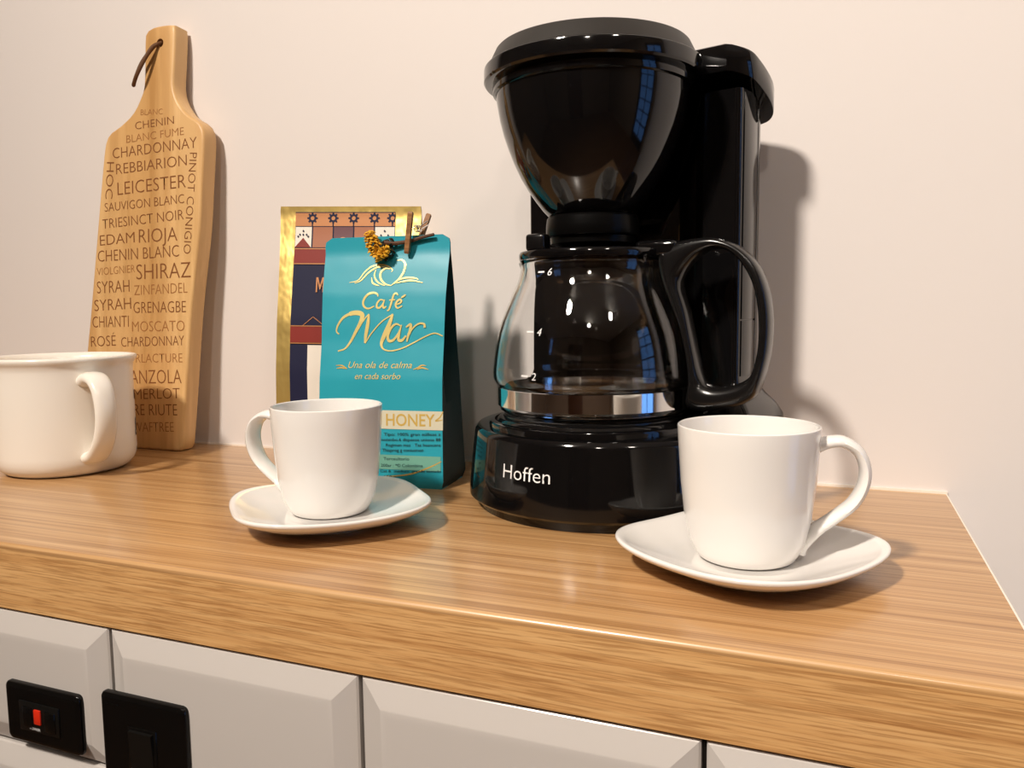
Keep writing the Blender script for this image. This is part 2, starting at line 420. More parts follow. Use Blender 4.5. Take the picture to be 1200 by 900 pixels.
# brew basket, its rear housing, spout and lid
bask = [(.0606, .2680), (.0606, .2640), (.0602, .2580), (.0582, .2462), (.0557, .2365), (.0525, .2274), (.0490, .2186), (.0451, .2105), (.0405, .2028), (.0354, .1955), (.0315, .1904), (.0281, .1865), (.0276, .1862), (.0270, .1880)]
obj('brew_basket', lathe([(0, .2680)] + bask + [(0, .188)], 128), M_black, cm)
obj('basket_rim', lathe([(.0620, .2690), (.0628, .2655), (.0624, .2622), (.0606, .2614)], 128), M_black, cm)
hous = [(.0676, .2690), (.0672, .2600), (.0655, .2470), (.0625, .2330), (.0585, .2190), (.0540, .2070), (.0495, .1965), (.0460, .1885), (.0440, .1830), (0, .1830)]
obj('basket_housing', lathe(hous, 72, math.radians(18), math.radians(162)), M_black, cm)
obj('drip_spout', lathe([(.0255, .1890), (.0290, .1850), (.0296, .1800), (.0296, .1745), (.0290, .1735), (.0270, .1730), (.0268, .1690), (.0240, .1680), (.0220, .1662), (0, .1662)], 64), M_neck, cm)
obj('basket_lid', lathe([(0, .2672), (.0650, .2672), (.0670, .2676), (.0680, .2688), (.0680, .2752), (.0677, .2766), (.0668, .2774), (.0650, .2778)], 128), M_black, cm)
obj('lid_dome', lathe([(.0656, .2777), (.0652, .2782), (.0606, .2874), (.0598, .2882), (.0550, .2888), (.0, .2895)], 128), M_lid, cm)
HOF_S, HOF_Z = -.0187, .0283
lt = obj('lettering', text_bm('Hoffen', .0342, .0088, lambda x, y: base_at(HOF_S + x, HOF_Z + y, .0003), offset=-.006), M_white, cm, smooth=False)
lt['label'] = 'white lettering'

# ---------------------------------------------------------------- carafe
HD = math.atan2(-.1529, .988)
ca = thing('coffee_carafe', (-.1455, .5, Z0+.0616), 'empty clear glass coffee carafe with a steel band and black handle on the hot plate', 'carafe', HD)
ZC = .0616
outer = [(.0, .0620), (.0540, .0620), (.0580, .0628), (.0605, .0645), (.0613, .0680), (.0613, .0778), (.0618, .0796), (.0634, .0815), (.0647, .0845), (.0648, .0885), (.0637, .0983), (.0626, .1055), (.0610, .1132), (.0585, .1212), (.0553, .1290), (.0523, .1360), (.0493, .1426), (.0476, .1470), (.0464, .1510), (.0458, .1540), (.0462, .1568), (.0468, .1585)]
inner = [(r-.0018 if r > .004 else 0, z+.0018 if z < .064 else z) for r, z in outer]
inner[-1] = (.0454, .1585)
ZC_SP = .1455-ZC
prof = [(r, z-ZC) for r, z in outer] + [(r, z-ZC) for r, z in inner[::-1]]
def spoutw(r, z, a):
    d = abs(a-PI); k = max(0, 1-d/.30); k = k*k*(3-2*k)
    return r + .0070*k*max(0, min(1, (z-ZC_SP)/.010))
obj('glass_body', lathe(prof, 128, warp=spoutw), M_glass, ca, ang=60)
obj('steel_band', lathe([(.0614, .0672-ZC), (.0621, .0674-ZC), (.0621, .0786-ZC), (.0614, .0788-ZC)], 128, close=True), M_steel, ca)
obj('carafe_lid', lathe([(0, .1588-ZC), (.0446, .1588-ZC), (.0468, .1591-ZC), (.0472, .1602-ZC), (.0472, .1625-ZC), (.0464, .1640-ZC), (.0440, .1646-ZC), (.0300, .1650-ZC), (.0, .1650-ZC)], 96), M_black, ca)
hb = box(-.0065, .0065, -.0050, .0050, 0, .0105, .002, 3)
for v in hb.verts: v.co += Vector((-.0225, -.0315, .1640-ZC))
obj('lid_thumb', hb, M_black2, ca)
O_ = [(.0470, .1640), (.0560, .1672), (.0680, .1690), (.0803, .1686), (.0939, .1635), (.1040, .1535), (.1100, .1400), (.1128, .1250), (.1130, .1100), (.1112, .0960), (.1062, .0785), (.1000, .0725), (.0924, .0691), (.0820, .0668), (.0718, .0659), (.0660, .0670), (.0634, .0700), (.0655, .0800), (.0652, .0900), (.0636, .1010), (.0602, .1150), (.0560, .1260), (.0515, .1365), (.0485, .1450), (.0462, .1550)]
I_ = [(.0600, .1450), (.0645, .1530), (.0725, .1598), (.0829, .1624), (.0915, .1584), (.0985, .1500), (.1035, .1395), (.1060, .1270), (.1068, .1140), (.1060, .1010), (.1031, .0900), (.0990, .0855), (.0930, .0828), (.0870, .0812), (.0815, .0808), (.0765, .0822), (.0735, .0850), (.0712, .0920), (.0700, .0980), (.0685, .1050), (.0662, .1160), (.0640, .1260), (.0615, .1340), (.0600, .1385), (.0596, .1415)]
oc = smooth_curve([(s, 0, z-ZC) for s, z in O_], 5, True); ic = smooth_curve([(s, 0, z-ZC) for s, z in I_], 5, True)
obj('handle', strap(oc, ic, .0185, Vector((0, 1, 0)), m=20), M_black2, ca, ang=50)
bk = box(.032, .058, -.0090, .0090, .1590-ZC, .1690-ZC, .003, 3); obj('lid_hinge', bk, M_black, ca)
obj('handle_clamp', lathe([(.0622, .0660-ZC), (.0650, .0670-ZC), (.0650, .0790-ZC), (.0622, .0800-ZC)], 12, -.17, .17, close=True), M_black2, ca)
def on_glass(az, z):
    R = interp(z, [p[1] for p in outer[5:]], [p[0] for p in outer[5:]]) + .0004
    return Vector((R*math.cos(az), R*math.sin(az), z-ZC))
def mark(s, az, z, d):
    R = on_glass(az, z).xy.length
    b = text_bm(s, .0030, .0046, lambda x, y: on_glass(az + x/R, z-.0023+y), shear=.15)
    patch(-.0080, -.0028, -.0005, .0005, lambda x, y: on_glass(az + x/R, z+y), 3, 1, b)
    obj('measure_mark', b, M_white, ca, smooth=False)
AZC = math.radians(-73.8) - HD
mark('6', AZC-.60, .1505, 0); mark('4', AZC-.56, .1150, 0); mark('2', AZC-.58, .0890, 0)

# ---------------------------------------------------------------- cups and saucers
cup_prof = [(0, 0), (.0205, 0), (.0215, .0002), (.0235, .0014), (.0255, .0048), (.0280, .0106), (.0304, .0225), (.0321, .0383), (.0333, .0560), (.0338, .0650), (.0337, .0660), (.0331, .0664), (.0322, .0660), (.0318, .0645), (.0312, .0560), (.0300, .0383), (.0283, .0225), (.0258, .0110), (.0225, .0055), (.0150, .0040), (0, .0038)]
def make_cup(loc, label, rz):
    t = thing('coffee_cup', loc, label, 'cup', rz, 'two small white coffee cups')
    obj('cup_body', lathe(cup_prof, 96), M_porc, t, ang=50)
    H_ = [(.0318, .0570), (.0340, .0576), (.0385, .0588), (.0440, .0588), (.0505, .0545), (.0538, .0465), (.0530, .0375), (.0485, .0290), (.0400, .0215), (.0325, .0155), (.0265, .0085), (.0245, .0045)]
    C = smooth_curve([(x, 0, z) for x, z in H_], 6); m = len(C); rings = []
    for i, c in enumerate(C):
        tt = (C[min(i+1, m-1)]-C[max(0, i-1)]).normalized(); nn = Vector((tt.z, 0, -tt.x)); f = i/(m-1)
        wd = .0058 + .0028*math.sin(PI*min(1, f*1.1))*.6 + (.0012 if f > .8 else 0); th = .0027 + .0010*abs(2*f-1)**3 + .0006*max(0, 1-f*8)
        rings.append([c + Vector((0, 1, 0))*wd*math.cos(2*PI*k/14) + nn*th*math.sin(2*PI*k/14) for k in range(14)])
    obj('cup_handle', loft(rings), M_porc, t, ang=60)
    return t
def make_saucer(loc, label, rz):
    t = thing('saucer', loc, label, 'saucer', rz, 'two square white saucers')
    n = 96
    def ring(a, z, p, lift=0):
        P = []
        for i in range(n):
            ph = 2*PI*i/n; c, s = math.cos(ph), math.sin(ph); r = a/(abs(c)**p+abs(s)**p)**(1/p)
            P.append(Vector((r*c, r*s, z + lift*(r/a-1)*8)))
        return P
    bm = loft([ring(.0250, 0, 2), ring(.0268, 0, 2), ring(.0275, .0022, 2), ring(.0360, .0036, 2.2), ring(.0470, .0068, 2.6), ring(.0545, .0102, 2.9, .0010), ring(.0572, .0122, 3.0, .0014), ring(.0578, .0134, 3.0, .0015), ring(.0575, .0142, 3.0, .0015), ring(.0564, .0145, 3.0, .0014), ring(.0540, .0136, 2.9, .0011), ring(.0470, .0104, 2.6), ring(.0360, .0070, 2.2), ring(.0275, .0056, 2), ring(.0250, .0054, 2), ring(.0236, .0050, 2)])
    obj('plate_body', bm, M_porc, t, ang=60)
    return t
make_saucer((-.0370, .3985, Z0), 'square white saucer under the right cup, in front of the coffee maker', math.radians(13+45))
make_cup((-.0383, .4019, Z0+.0051), 'white coffee cup in front of the coffee maker, handle to the right', math.radians(9))
make_saucer((-.2825, .4015, Z0), 'square white saucer under the left cup, in front of the teal bag', math.radians(31+14))
make_cup((-.2880, .4087, Z0+.0051), 'white coffee cup in front of the teal bag, handle to the left', math.radians(184))

# ---------------------------------------------------------------- big mug at the left
mg = thing('mug', (-.5900, .4708, Z0), 'wide white mug with a rolled rim in front of the cutting board', 'mug')
obj('mug_body', lathe([(0.0, 0.001), (0.03975, 0), (0.04291, 0.0006), (0.04698, 0.0028), (0.05014, 0.0065), (0.05195, 0.011), (0.05258, 0.016), (0.05267, 0.076), (0.05276, 0.083), (0.05329, 0.0868), (0.05474, 0.089), (0.05601, 0.0908), (0.05637, 0.0925), (0.05582, 0.0938), (0.05456, 0.0942), (0.05284, 0.0936), (0.05059, 0.09), (0.04995, 0.083), (0.04987, 0.018), (0.04698, 0.008), (0.03975, 0.005), (0.0, 0.0045)], 128), M_mug, mg, ang=50)
az = math.atan2(-.617, .786) + math.radians(20)
H_ = [(.0515, .0760), (.0585, .0785), (.0675, .0765), (.0745, .0690), (.0780, .0560), (.0770, .0430), (.0720, .0310), (.0635, .0215), (.0565, .0165), (.0515, .0155)]
C = smooth_curve([(x, 0, z) for x, z in H_], 6); m_ = len(C); rings = []
for i, c in enumerate(C):
    tt = (C[min(i+1, m_-1)]-C[max(0, i-1)]).normalized(); nn = Vector((tt.z, 0, -tt.x)); f = i/(m_-1)
    wd = .0080 + .0022*abs(2*f-1)**2; th = .0042 + .0012*abs(2*f-1)**3
    ring = []
    for k in range(18):
        a = 2*PI*k/18; ca_, sa_ = math.cos(a), math.sin(a); q = (abs(ca_)**2.4+abs(sa_)**2.4)**(-1/2.4)
        ring.append(c + Vector((0, 1, 0))*wd*ca_*q + nn*th*sa_*q)
    rings.append(ring)
h = obj('mug_handle', loft(rings), M_mug, mg, ang=60); h.rotation_euler = (0, 0, az)
def on_mug(x, y, a0): return Vector((.0528*math.cos(a0+x/.0528), .0528*math.sin(a0+x/.0528), y))
a0 = math.radians(36)
obj('lettering', text_bm('g', .010, .016, lambda x, y: on_mug(x, .030+y, a0), offset=.01), M_ink, mg, smooth=False)
obj('lettering', text_bm('I', .004, .008, lambda x, y: on_mug(x, .056+y, a0+.05), offset=.01), M_ink, mg, smooth=False)

# ---------------------------------------------------------------- cutting board leaning on the wall
LEAN = math.atan2(.0245, .39)
cb = thing('cutting_board', (-.61, .5605, Z0), 'bamboo cutting board engraved with wine names, leaning on the wall behind the mug', 'cutting board')
def on_board(X, z, out=0.0):
    return Vector((X+.61, z*math.tan(LEAN) - out*math.cos(LEAN), z + out*math.sin(LEAN)))
BO = [(-.5944, .3869), (-.5850, .3891), (-.5667, .3884), (-.5622, .3850), (-.5632, .3565), (-.5645, .3337), (-.5596, .3194), (-.5491, .3069), (-.5373, .3000), (-.5306, .2926), (-.5291, .2800), (-.5316, .2394), (-.5347, .1992), (-.5439, .1326), (-.5502, .0627), (-.5551, .0085), (-.5580, .0025), (-.5640, .0004), (-.6110, 0), (-.6780, 0), (-.6850, .0040), (-.6840, .0140), (-.6747, .0919), (-.6699, .1265), (-.6606, .2010), (-.6516, .2713), (-.6478, .2903), (-.6415, .2980), (-.6300, .3030), (-.6138, .3133), (-.6042, .3264), (-.5994, .3400), (-.5980, .3816)]
oc = resample(smooth_curve([(x, z, 0) for x, z in BO], 6, True), 150, True)
bm = bmesh.new(); TB = .0175
f0 = bm.faces.new([bm.verts.new(on_board(p.x, max(p.y, .0002), 0)) for p in oc])
ex = bmesh.ops.extrude_face_region(bm, geom=[f0])
for v in [g for g in ex['geom'] if isinstance(g, bmesh.types.BMVert)]: v.co += Vector((0, TB*math.cos(LEAN), -TB*math.sin(LEAN) if v.co.z > .03 else 0))
bmesh.ops.recalc_face_normals(bm, faces=bm.faces)
be = [e for e in bm.edges if len(e.link_faces) == 2 and any(len(f.verts) > 100 for f in e.link_faces)]
bmesh.ops.bevel(bm, geom=be, offset=.0024, segments=3, profile=.5, affect='EDGES')
me = finish(bm, True, 40)
tmp = link(bpy.data.objects.new('tmp', me)); cut = link(bpy.data.objects.new('cut', finish(lathe([(0, -.03), (.0040, -.03), (.0040, .04), (0, .04)], 24))))
hc = on_board(-.5795, .3735); cut.location = hc; cut.rotation_euler = (PI/2, 0, 0)
bo = tmp.modifiers.new('b', 'BOOLEAN'); bo.object = cut; bo.operation = 'DIFFERENCE'; bo.solver = 'EXACT'
dg = bpy.context.evaluated_depsgraph_get(); me2 = bpy.data.meshes.new_from_object(tmp.evaluated_get(dg))
bpy.data.objects.remove(tmp); bpy.data.objects.remove(cut)
me2.set_sharp_from_angle(angle=math.radians(40))
obj('board_body', me2, M_bamboo, cb)
lp = [on_board(-.5800, .3730, -.004), on_board(-.5815, .3712, .0025), on_board(-.5880, .3640, .005), on_board(-.5965, .3540, .006), on_board(-.6040, .3420, .0055), on_board(-.6058, .3370, .0055), on_board(-.6035, .3372, .0075), on_board(-.5970, .3440, .010), on_board(-.5895, .3570, .0085), on_board(-.5835, .3690, .0045), on_board(-.5795, .3745, -.002)]
obj('hanging_cord', tube(smooth_curve(lp, 8), .0017, 10), M_cord, cb)
WORDS = [["BLANC", [-0.6033, 0.3107], [-0.5767, 0.3089], 0.0055], ["CHENIN", [-0.61, 0.298], [-0.5632, 0.2991], 0.0075], ["BLANC FUME", [-0.6211, 0.2867], [-0.5516, 0.2881], 0.0075], ["CHARDONNAY", [-0.6385, 0.2735], [-0.5367, 0.2754], 0.0104], ["REBBIARION", [-0.6343, 0.2585], [-0.5483, 0.2605], 0.0104], ["LEICESTER", [-0.6327, 0.2389], [-0.5494, 0.2409], 0.0128], ["SAUVIGON BLANC", [-0.6493, 0.2242], [-0.5515, 0.2269], 0.0088], ["TRIESINCT NOIR", [-0.6523, 0.2082], [-0.552, 0.2123], 0.0097], ["HOC", [-0.646, 0.2709], [-0.6486, 0.2365], 0.0098], ["PINOT CONIGIO", [-0.5447, 0.2715], [-0.5527, 0.1815], 0.0089], ["EDAM", [-0.6557, 0.1924], [-0.6116, 0.1939], 0.0106], ["RIOJA", [-0.6063, 0.1931], [-0.5597, 0.1933], 0.0135], ["CHENIN BLANC", [-0.6586, 0.1771], [-0.5578, 0.1789], 0.0114], ["VIOLGNIER", [-0.6599, 0.1641], [-0.6114, 0.166], 0.0077], ["SHIRAZ", [-0.6097, 0.1591], [-0.5441, 0.1596], 0.0151], ["SYRAH", [-0.6601, 0.1469], [-0.6184, 0.1478], 0.0123], ["ZINFANDEL", [-0.6125, 0.1445], [-0.5479, 0.1458], 0.01], ["SYRAH", [-0.6636, 0.13], [-0.6164, 0.1318], 0.0115], ["GRENAGBE", [-0.6135, 0.1278], [-0.5499, 0.1281], 0.0112], ["CHIANTI", [-0.6664, 0.1142], [-0.6197, 0.1149], 0.0115], ["MOSCATO", [-0.6155, 0.1104], [-0.5514, 0.111], 0.0104], ["ROSÉ", [-0.6685, 0.0957], [-0.6362, 0.0971], 0.0107], ["CHARDONNAY", [-0.6292, 0.096], [-0.5521, 0.098], 0.0097], ["ORLACTURE", [-0.6211, 0.0811], [-0.5542, 0.0824], 0.0089], ["GANZOLA", [-0.6289, 0.0609], [-0.5553, 0.0631], 0.0138], ["MERLOT", [-0.6133, 0.0466], [-0.5574, 0.0492], 0.0105], ["RE RIUTE", [-0.6134, 0.0316], [-0.5605, 0.0334], 0.0113], ["WAFTREE", [-0.6152, 0.0158], [-0.5647, 0.0182], 0.0097]]
faint = {'BLANC', 'ZINFANDEL', 'MOSCATO', 'ORLACTURE', 'WAFTREE', 'VIOLGNIER', 'BLANC FUME'}
for s, A, B, h in WORDS:
    A, B = Vector(A), Vector(B); d = B-A; wd = d.length; d.normalize(); u = Vector((-d.y, d.x))
    obj('engraved_word', text_bm(s, wd, h, lambda x, y: on_board((A+d*x+u*y).x, (A+d*x+u*y).y, .0002), offset=-.012, spacing=1.0), M_burn2 if s in faint else M_burn, cb, smooth=False)

# ---------------------------------------------------------------- coffee bags
class Bag:
    """side-gusset bag: box bottom, flat sealed top. local x across, front is -y"""
    def __init__(s, root, w, h, Z, Dp, bulge, cr=.006, slope=0.0):
        s.root, s.w, s.h, s.Z, s.Dp, s.bulge, s.cr, s.slope = root, w, h, Z, Dp, bulge, cr, slope
    def half(s, z): return max(.0006, interp(z, s.Z, s.Dp)/2)
    def y(s, x, z):
        u = min(1, abs(x)/(s.w/2)); t = max(0, min(1, z/s.h))
        return s.half(z) + s.bulge*(1-u**2.5)*math.sin(PI*min(1, t*1.15))*.8
    def front(s, x, z, out=.0003): return Vector((x, -s.y(x, z)-out, z + s.slope*x*max(0, z/s.h)))
    def xlim(s, z):
        e = s.w/2 - .0015*math.sin(PI*z/s.h)
        d = z-(s.h-s.cr)
        if d > 0: e -= s.cr - math.sqrt(max(0, s.cr**2-d*d))
        if z < .006: e -= .002*(1-z/.006)
        return e
    def build(s, m_front, m_side, seal=.012, inset=.011):
        nx, nz = 28, 60
        for sign, nm in ((-1, 'front_panel'), (1, 'back_panel')):
            bm = bmesh.new(); V = []
            for j in range(nz+1):
                z = s.h*j/nz; e = s.xlim(z); row = []
                for i in range(nx+1):
                    x = e*(2*i/nx-1); yy = s.y(x, z)
                    if z < .006: yy -= .003*(1-z/.006)**2
                    row.append(bm.verts.new((x, sign*max(.0004, yy), z + s.slope*x*z/s.h)))
                V.append(row)
            for j in range(nz):
                for i in range(nx): bm.faces.new((V[j][i], V[j][i+1], V[j+1][i+1], V[j+1][i]))
            if sign == 1: bm.faces.new
            obj(nm, bm, m_front, s.root, ang=70)
        for sx in (-1, 1):
            bm = bmesh.new(); V = []
            for j in range(nz+1):
                z = s.h*j/nz; e = s.xlim(z); hf = s.y(e, z) - (.003*(1-z/.006)**2 if z < .006 else 0); t = z/s.h
                ins = inset*min(1, t*1.3)*(1 if hf > .0008 else .0)
                row = [bm.verts.new((sx*xx, yy, z + s.slope*sx*xx*t)) for xx, yy in ((e, -max(.0004, hf)), (e-.0006, -hf*.9), (e-ins*.6, -hf*.4), (e-ins, 0), (e-ins*.6, hf*.4), (e-.0006, hf*.9), (e, max(.0004, hf)))]
                V.append(row)
            for j in range(nz):
                for i in range(6): bm.faces.new((V[j][i], V[j][i+1], V[j+1][i+1], V[j+1][i]))
            obj('side_gusset', bm, m_side, s.root, ang=25)
        e = s.xlim(0); hf = s.half(0)-.003
        obj('bag_bottom', box(-e, e, -hf, hf, 0, .0006), m_front, s.root, smooth=False)
tb = thing('coffee_bag', (-.3084, .5195, Z0), 'teal coffee bag with gold script lettering, behind the left cup', 'bag', math.radians(6.3))
T = Bag(tb, .1000, .1825, [0, .079, .106, .12, .14, .16, .17, .183], [.0497, .037, .027, .024, .018, .008, .002, 0], .0012)
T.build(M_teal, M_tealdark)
F = T.front
CAFE = [[[[-0.0036, 0.1383], [-0.0041, 0.1401], [-0.007, 0.1412], [-0.0106, 0.1406], [-0.0139, 0.1378], [-0.0153, 0.134], [-0.014, 0.1309], [-0.0107, 0.1297], [-0.0062, 0.1314]], 0.0012], [[[0.0014, 0.1355], [-0.0015, 0.136], [-0.0039, 0.1335], [-0.004, 0.1306], [-0.0017, 0.1303], [0.0007, 0.1331], [0.0015, 0.1357]], 0.001], [[[0.0019, 0.1361], [0.0007, 0.1321], [0.0015, 0.1301], [0.0035, 0.1311]], 0.001], [[[0.0124, 0.139], [0.0109, 0.1405], [0.009, 0.1395], [0.0078, 0.1356], [0.0066, 0.1313], [0.0054, 0.1284], [0.0041, 0.1282]], 0.001], [[[0.0055, 0.1356], [0.0078, 0.1358], [0.0102, 0.1359]], 0.0006], [[[0.0108, 0.1323], [0.0137, 0.1331], [0.0152, 0.1347], [0.014, 0.136], [0.0119, 0.1347], [0.0108, 0.132], [0.0125, 0.1298], [0.016, 0.1314]], 0.001], [[[0.0149, 0.1372], [0.0166, 0.1382], [0.0184, 0.1394]], 0.0009]]
MAR = [[[-0.0339, 0.111], [-0.0361, 0.1131], [-0.0352, 0.1173], [-0.0311, 0.123], [-0.0249, 0.1261], [-0.0191, 0.1266], [-0.0156, 0.125], [-0.0163, 0.1203], [-0.0199, 0.1136], [-0.0243, 0.1057], [-0.0286, 0.1005], [-0.0343, 0.0986]], [[-0.0226, 0.1078], [-0.0176, 0.1161], [-0.0132, 0.1224], [-0.0102, 0.1257]], [[-0.0102, 0.1257], [-0.0106, 0.1192], [-0.012, 0.1109], [-0.0127, 0.1045]], [[-0.0125, 0.1045], [-0.0073, 0.112], [0.0005, 0.1202], [0.0091, 0.1255]], [[0.0087, 0.1253], [0.0067, 0.1191], [0.003, 0.1109], [0.0006, 0.1047], [0.0016, 0.1011], [0.0046, 0.0994], [0.0096, 0.0991], [0.0179, 0.1012], [0.0265, 0.1053], [0.0352, 0.1096], [0.0417, 0.1116], [0.0477, 0.1096]], [[0.0157, 0.1168], [0.0118, 0.1183], [0.0079, 0.1155], [0.0055, 0.1099], [0.0064, 0.1063], [0.0098, 0.1068], [0.0136, 0.1114], [0.016, 0.1172]], [[0.016, 0.1177], [0.0144, 0.1114], [0.014, 0.107], [0.0167, 0.1066], [0.0197, 0.1099]], [[0.0196, 0.116], [0.0231, 0.118], [0.0228, 0.1134], [0.0214, 0.1099], [0.0205, 0.1056]], [[0.0214, 0.1099], [0.0252, 0.1155], [0.0295, 0.1185], [0.0334, 0.1182], [0.034, 0.1156]]]; WAVE = [[[-0.0275, 0.149], [-0.0207, 0.1506], [-0.0155, 0.1569], [-0.0101, 0.1607], [-0.0033, 0.1616], [0.0025, 0.1604], [0.0061, 0.1579], [0.0057, 0.1562]], [[-0.0233, 0.1484], [-0.0183, 0.1504], [-0.0131, 0.1557], [-0.0076, 0.1593], [-0.0032, 0.1602], [0.0015, 0.1594]], [[0.0094, 0.1646], [0.0133, 0.1647], [0.0161, 0.1613], [0.0148, 0.1551], [0.0107, 0.1495], [0.006, 0.1462]], [[0.0044, 0.1585], [0.0004, 0.1588], [-0.0028, 0.156], [-0.0024, 0.1513], [0.0013, 0.1476], [0.006, 0.1462]], [[-0.007, 0.1582], [-0.0077, 0.1535], [-0.0044, 0.1488], [0.0015, 0.1461]], [[-0.0099, 0.1525], [-0.0084, 0.1483], [-0.0031, 0.1461]], [[0.0065, 0.1465], [0.0113, 0.15], [0.0178, 0.1517], [0.0245, 0.1513], [0.0274, 0.1502]], [[0.0103, 0.148], [0.0158, 0.1491], [0.0225, 0.1496], [0.0309, 0.1479]]]; FLOUR = [[[-0.0354, 0.0882], [-0.0308, 0.0882], [-0.029, 0.0875], [-0.026, 0.086]], [[-0.0347, 0.0859], [-0.0307, 0.0865], [-0.026, 0.0858]], [[0.0264, 0.0858], [0.0296, 0.087], [0.0328, 0.0888], [0.0361, 0.0886]], [[0.0292, 0.0858], [0.0329, 0.0871], [0.0379, 0.0859]]]; CURVE = [[min(.0485, a), b] for a, b in [[0.0514, 0.0207], [0.0404, 0.0166], [0.028, 0.0117], [0.0174, 0.0094], [0.004, 0.0082]]]; BAND = [[0.0036, 0.0559], [0.0511, 0.057], [0.0512, 0.0437], [0.0037, 0.0423], [0.0039, 0.0237], [0.0514, 0.0255], [0.004, 0.0131]]
bm = bmesh.new()
FO = lambda k: (lambda x, z: F(x, z, .0003 + .00004*k))
wm = [lambda t: .0010+.0026*math.sin(PI*min(1, t*1.0))**2*(t > 0)*(1.0 if t > .35 else .55), lambda t: .0009, lambda t: .0012+.0016*math.sin(PI*t), lambda t: .0009, lambda t: .0009+.0024*math.exp(-((t-.16)/.16)**2), lambda t: .0008+.0013*math.sin(PI*t), lambda t: .0008+.0013*math.sin(PI*t*.9), lambda t: .0010+.0012*math.sin(PI*t), lambda t: .0008+.0009*t]
for k, (P, wf) in enumerate(zip(MAR, wm)): ribbon(P, wf, FO(k), bm=bm)
tag(obj('script_lettering', bm, M_gold, tb, smooth=False), kind='stuff')
for k, P in enumerate(WAVE): obj('wave_line', ribbon(P, .0016 if k in (2, 3) else .0012, FO(k)), M_gold, tb, smooth=False)
for k, P in enumerate(FLOUR): obj('flourish', ribbon(P, .0010, FO(k)), M_gold2, tb, smooth=False)
def bag_text(s, A, B, cap, m, shear=0, offset=0, name='lettering', k=0, par=tb, fn=F):
    A, B = Vector(A), Vector(B); d = B-A; wd = d.length; d.normalize(); u = Vector((-d.y, d.x))
    return obj(name, text_bm(s, wd, cap, lambda x, y: fn((A+d*x+u*y).x, (A+d*x+u*y).y, (.0003+.00005*k) if par is tb else .0011), shear=shear, offset=offset), m, par, smooth=False)
bm = bmesh.new()
for k, (P, wf) in enumerate(CAFE): ribbon(P, (lambda t, a=wf: .0005 + a*math.sin(PI*(.08+.84*t))), FO(k), bm=bm)
tag(obj('script_lettering', bm, M_gold, tb, smooth=False), kind='stuff')
bag_text('Una ola de calma', (-.0250, .0864), (.0252, .0867), .0050, M_gold, .3)
bag_text('en cada sorbo', (-.0192, .0784), (.0168, .0787), .0048, M_gold, .3)
tag(obj('printed_band', poly([(-.046, .0560), (.0440, .0566), (.0508, .0500), (.0508, .0437), (-.046, .0423)], F, None) if False else patch(-.047, .0494, .0428, .0562, F, 24, 4), M_beige, tb), 'pale beige band')
obj('printed_band', patch(-.047, .0480, .0135, .0240, F, 24, 4), M_green, tb)
bag_text('HONEY', (.0059, .0452), (.0434, .0456), .0090, M_gold2, 0, .012, k=2)
for s, A, B, c in (('Tipo: 100% gran aúlleas z', (.0042, .0378), (.0478, .0390), .0022), ('notenbo.6 dispense unione 88', (.0024, .0339), (.0478, .0352), .0022), ('Regimen mas   Taz heancere', (.0058, .0301), (.0478, .0314), .0022), ('Thisprog g coniusmen', (.0030, .0262), (.0349, .0273), .0023),
                   ('Torceultorio', (.0039, .0200), (.0240, .0206), .0023), ('200ar : *© Colombina', (.0019, .0151), (.0345, .0161), .0023), ('Cat &  medium  grande tostado', (.0013, .0112), (.0484, .0128), .0019), ('150 g', (.0047, .0066), (.0137, .0069), .0026)):
    bag_text(s, A, B, c, M_ink2, 0, .006, 'small_print', 3)
obj('gold_line', ribbon(CURVE, .0011, FO(2), .5), M_gold2, tb, smooth=False)
obj('gold_line', ribbon([(.0495, .0562), (.0470, .0520), (.0440, .0495), (.0490, .0502)], .0010, FO(3), .5), M_gold2, tb, smooth=False)

gb = thing('coffee_bag', (-.369, .565, Z0), 'taller gold foil bag with a navy and copper label, behind the teal bag', 'bag', math.radians(11))
G = Bag(gb, .1215, .2125, [0, .08, .12, .16, .19, .21], [.050, .044, .034, .018, .006, .0], .0010, .0006, -.033)
G.build(M_foil, M_foild, inset=.016)
g0 = G.front; FG = lambda k: (lambda x, z: g0(x, z, .0003+.00025*k))
obj('label_panel', patch(-.0470, .0391, .0300, .2080, FG(0), 16, 30), M_navy, gb)
bm = bmesh.new(); patch(-.0470, .0391, .1965, .2072, FG(1), 16, 4, bm); obj('label_band', bm, M_cop, gb)
for mx in (-.0320, -.0139, .0037, .0215, .0368):
    bm = bmesh.new(); n = 48; ro = []; ri = []
    for k in range(n):
        a = 2*PI*k/n; rr = .0046 if (k % 6) in (0, 1, 5) else .0033
        ro.append(bm.verts.new(FG(2)(min(.0390, mx+rr*math.cos(a)), .2030+rr*math.sin(a)))); ri.append(bm.verts.new(FG(2)(mx+.0017*math.cos(a), .2030+.0017*math.sin(a))))
    for k in range(n): bm.faces.new((ro[k], ro[(k+1) % n], ri[(k+1) % n], ri[k]))
    obj('label_motif', bm, M_navy, gb, smooth=False)
    for z0, z1 in ((.1965, .1986), (.2074-.0001, .2072)):
        if z1 > z0: obj('label_divider', patch(mx-.0005, mx+.0005, z0, z1, FG(2), 1, 1), M_navy, gb, smooth=False)
for x0, x1, mm in ((-.0466, -.0324, M_paper), (-.0312, -.0142, M_cop2), (-.0130, .0034, M_maroon), (.0046, .0211, M_cop2), (.0223, .0388, M_paper)):
    obj('label_square', patch(x0, x1, .1792, .1958, FG(1), 4, 4), mm, gb)
bm = poly([(-.0466, .1792), (-.0326, .1792), (-.0396, .1870)], FG(2)); obj('label_motif', bm, M_redp, gb, smooth=False)
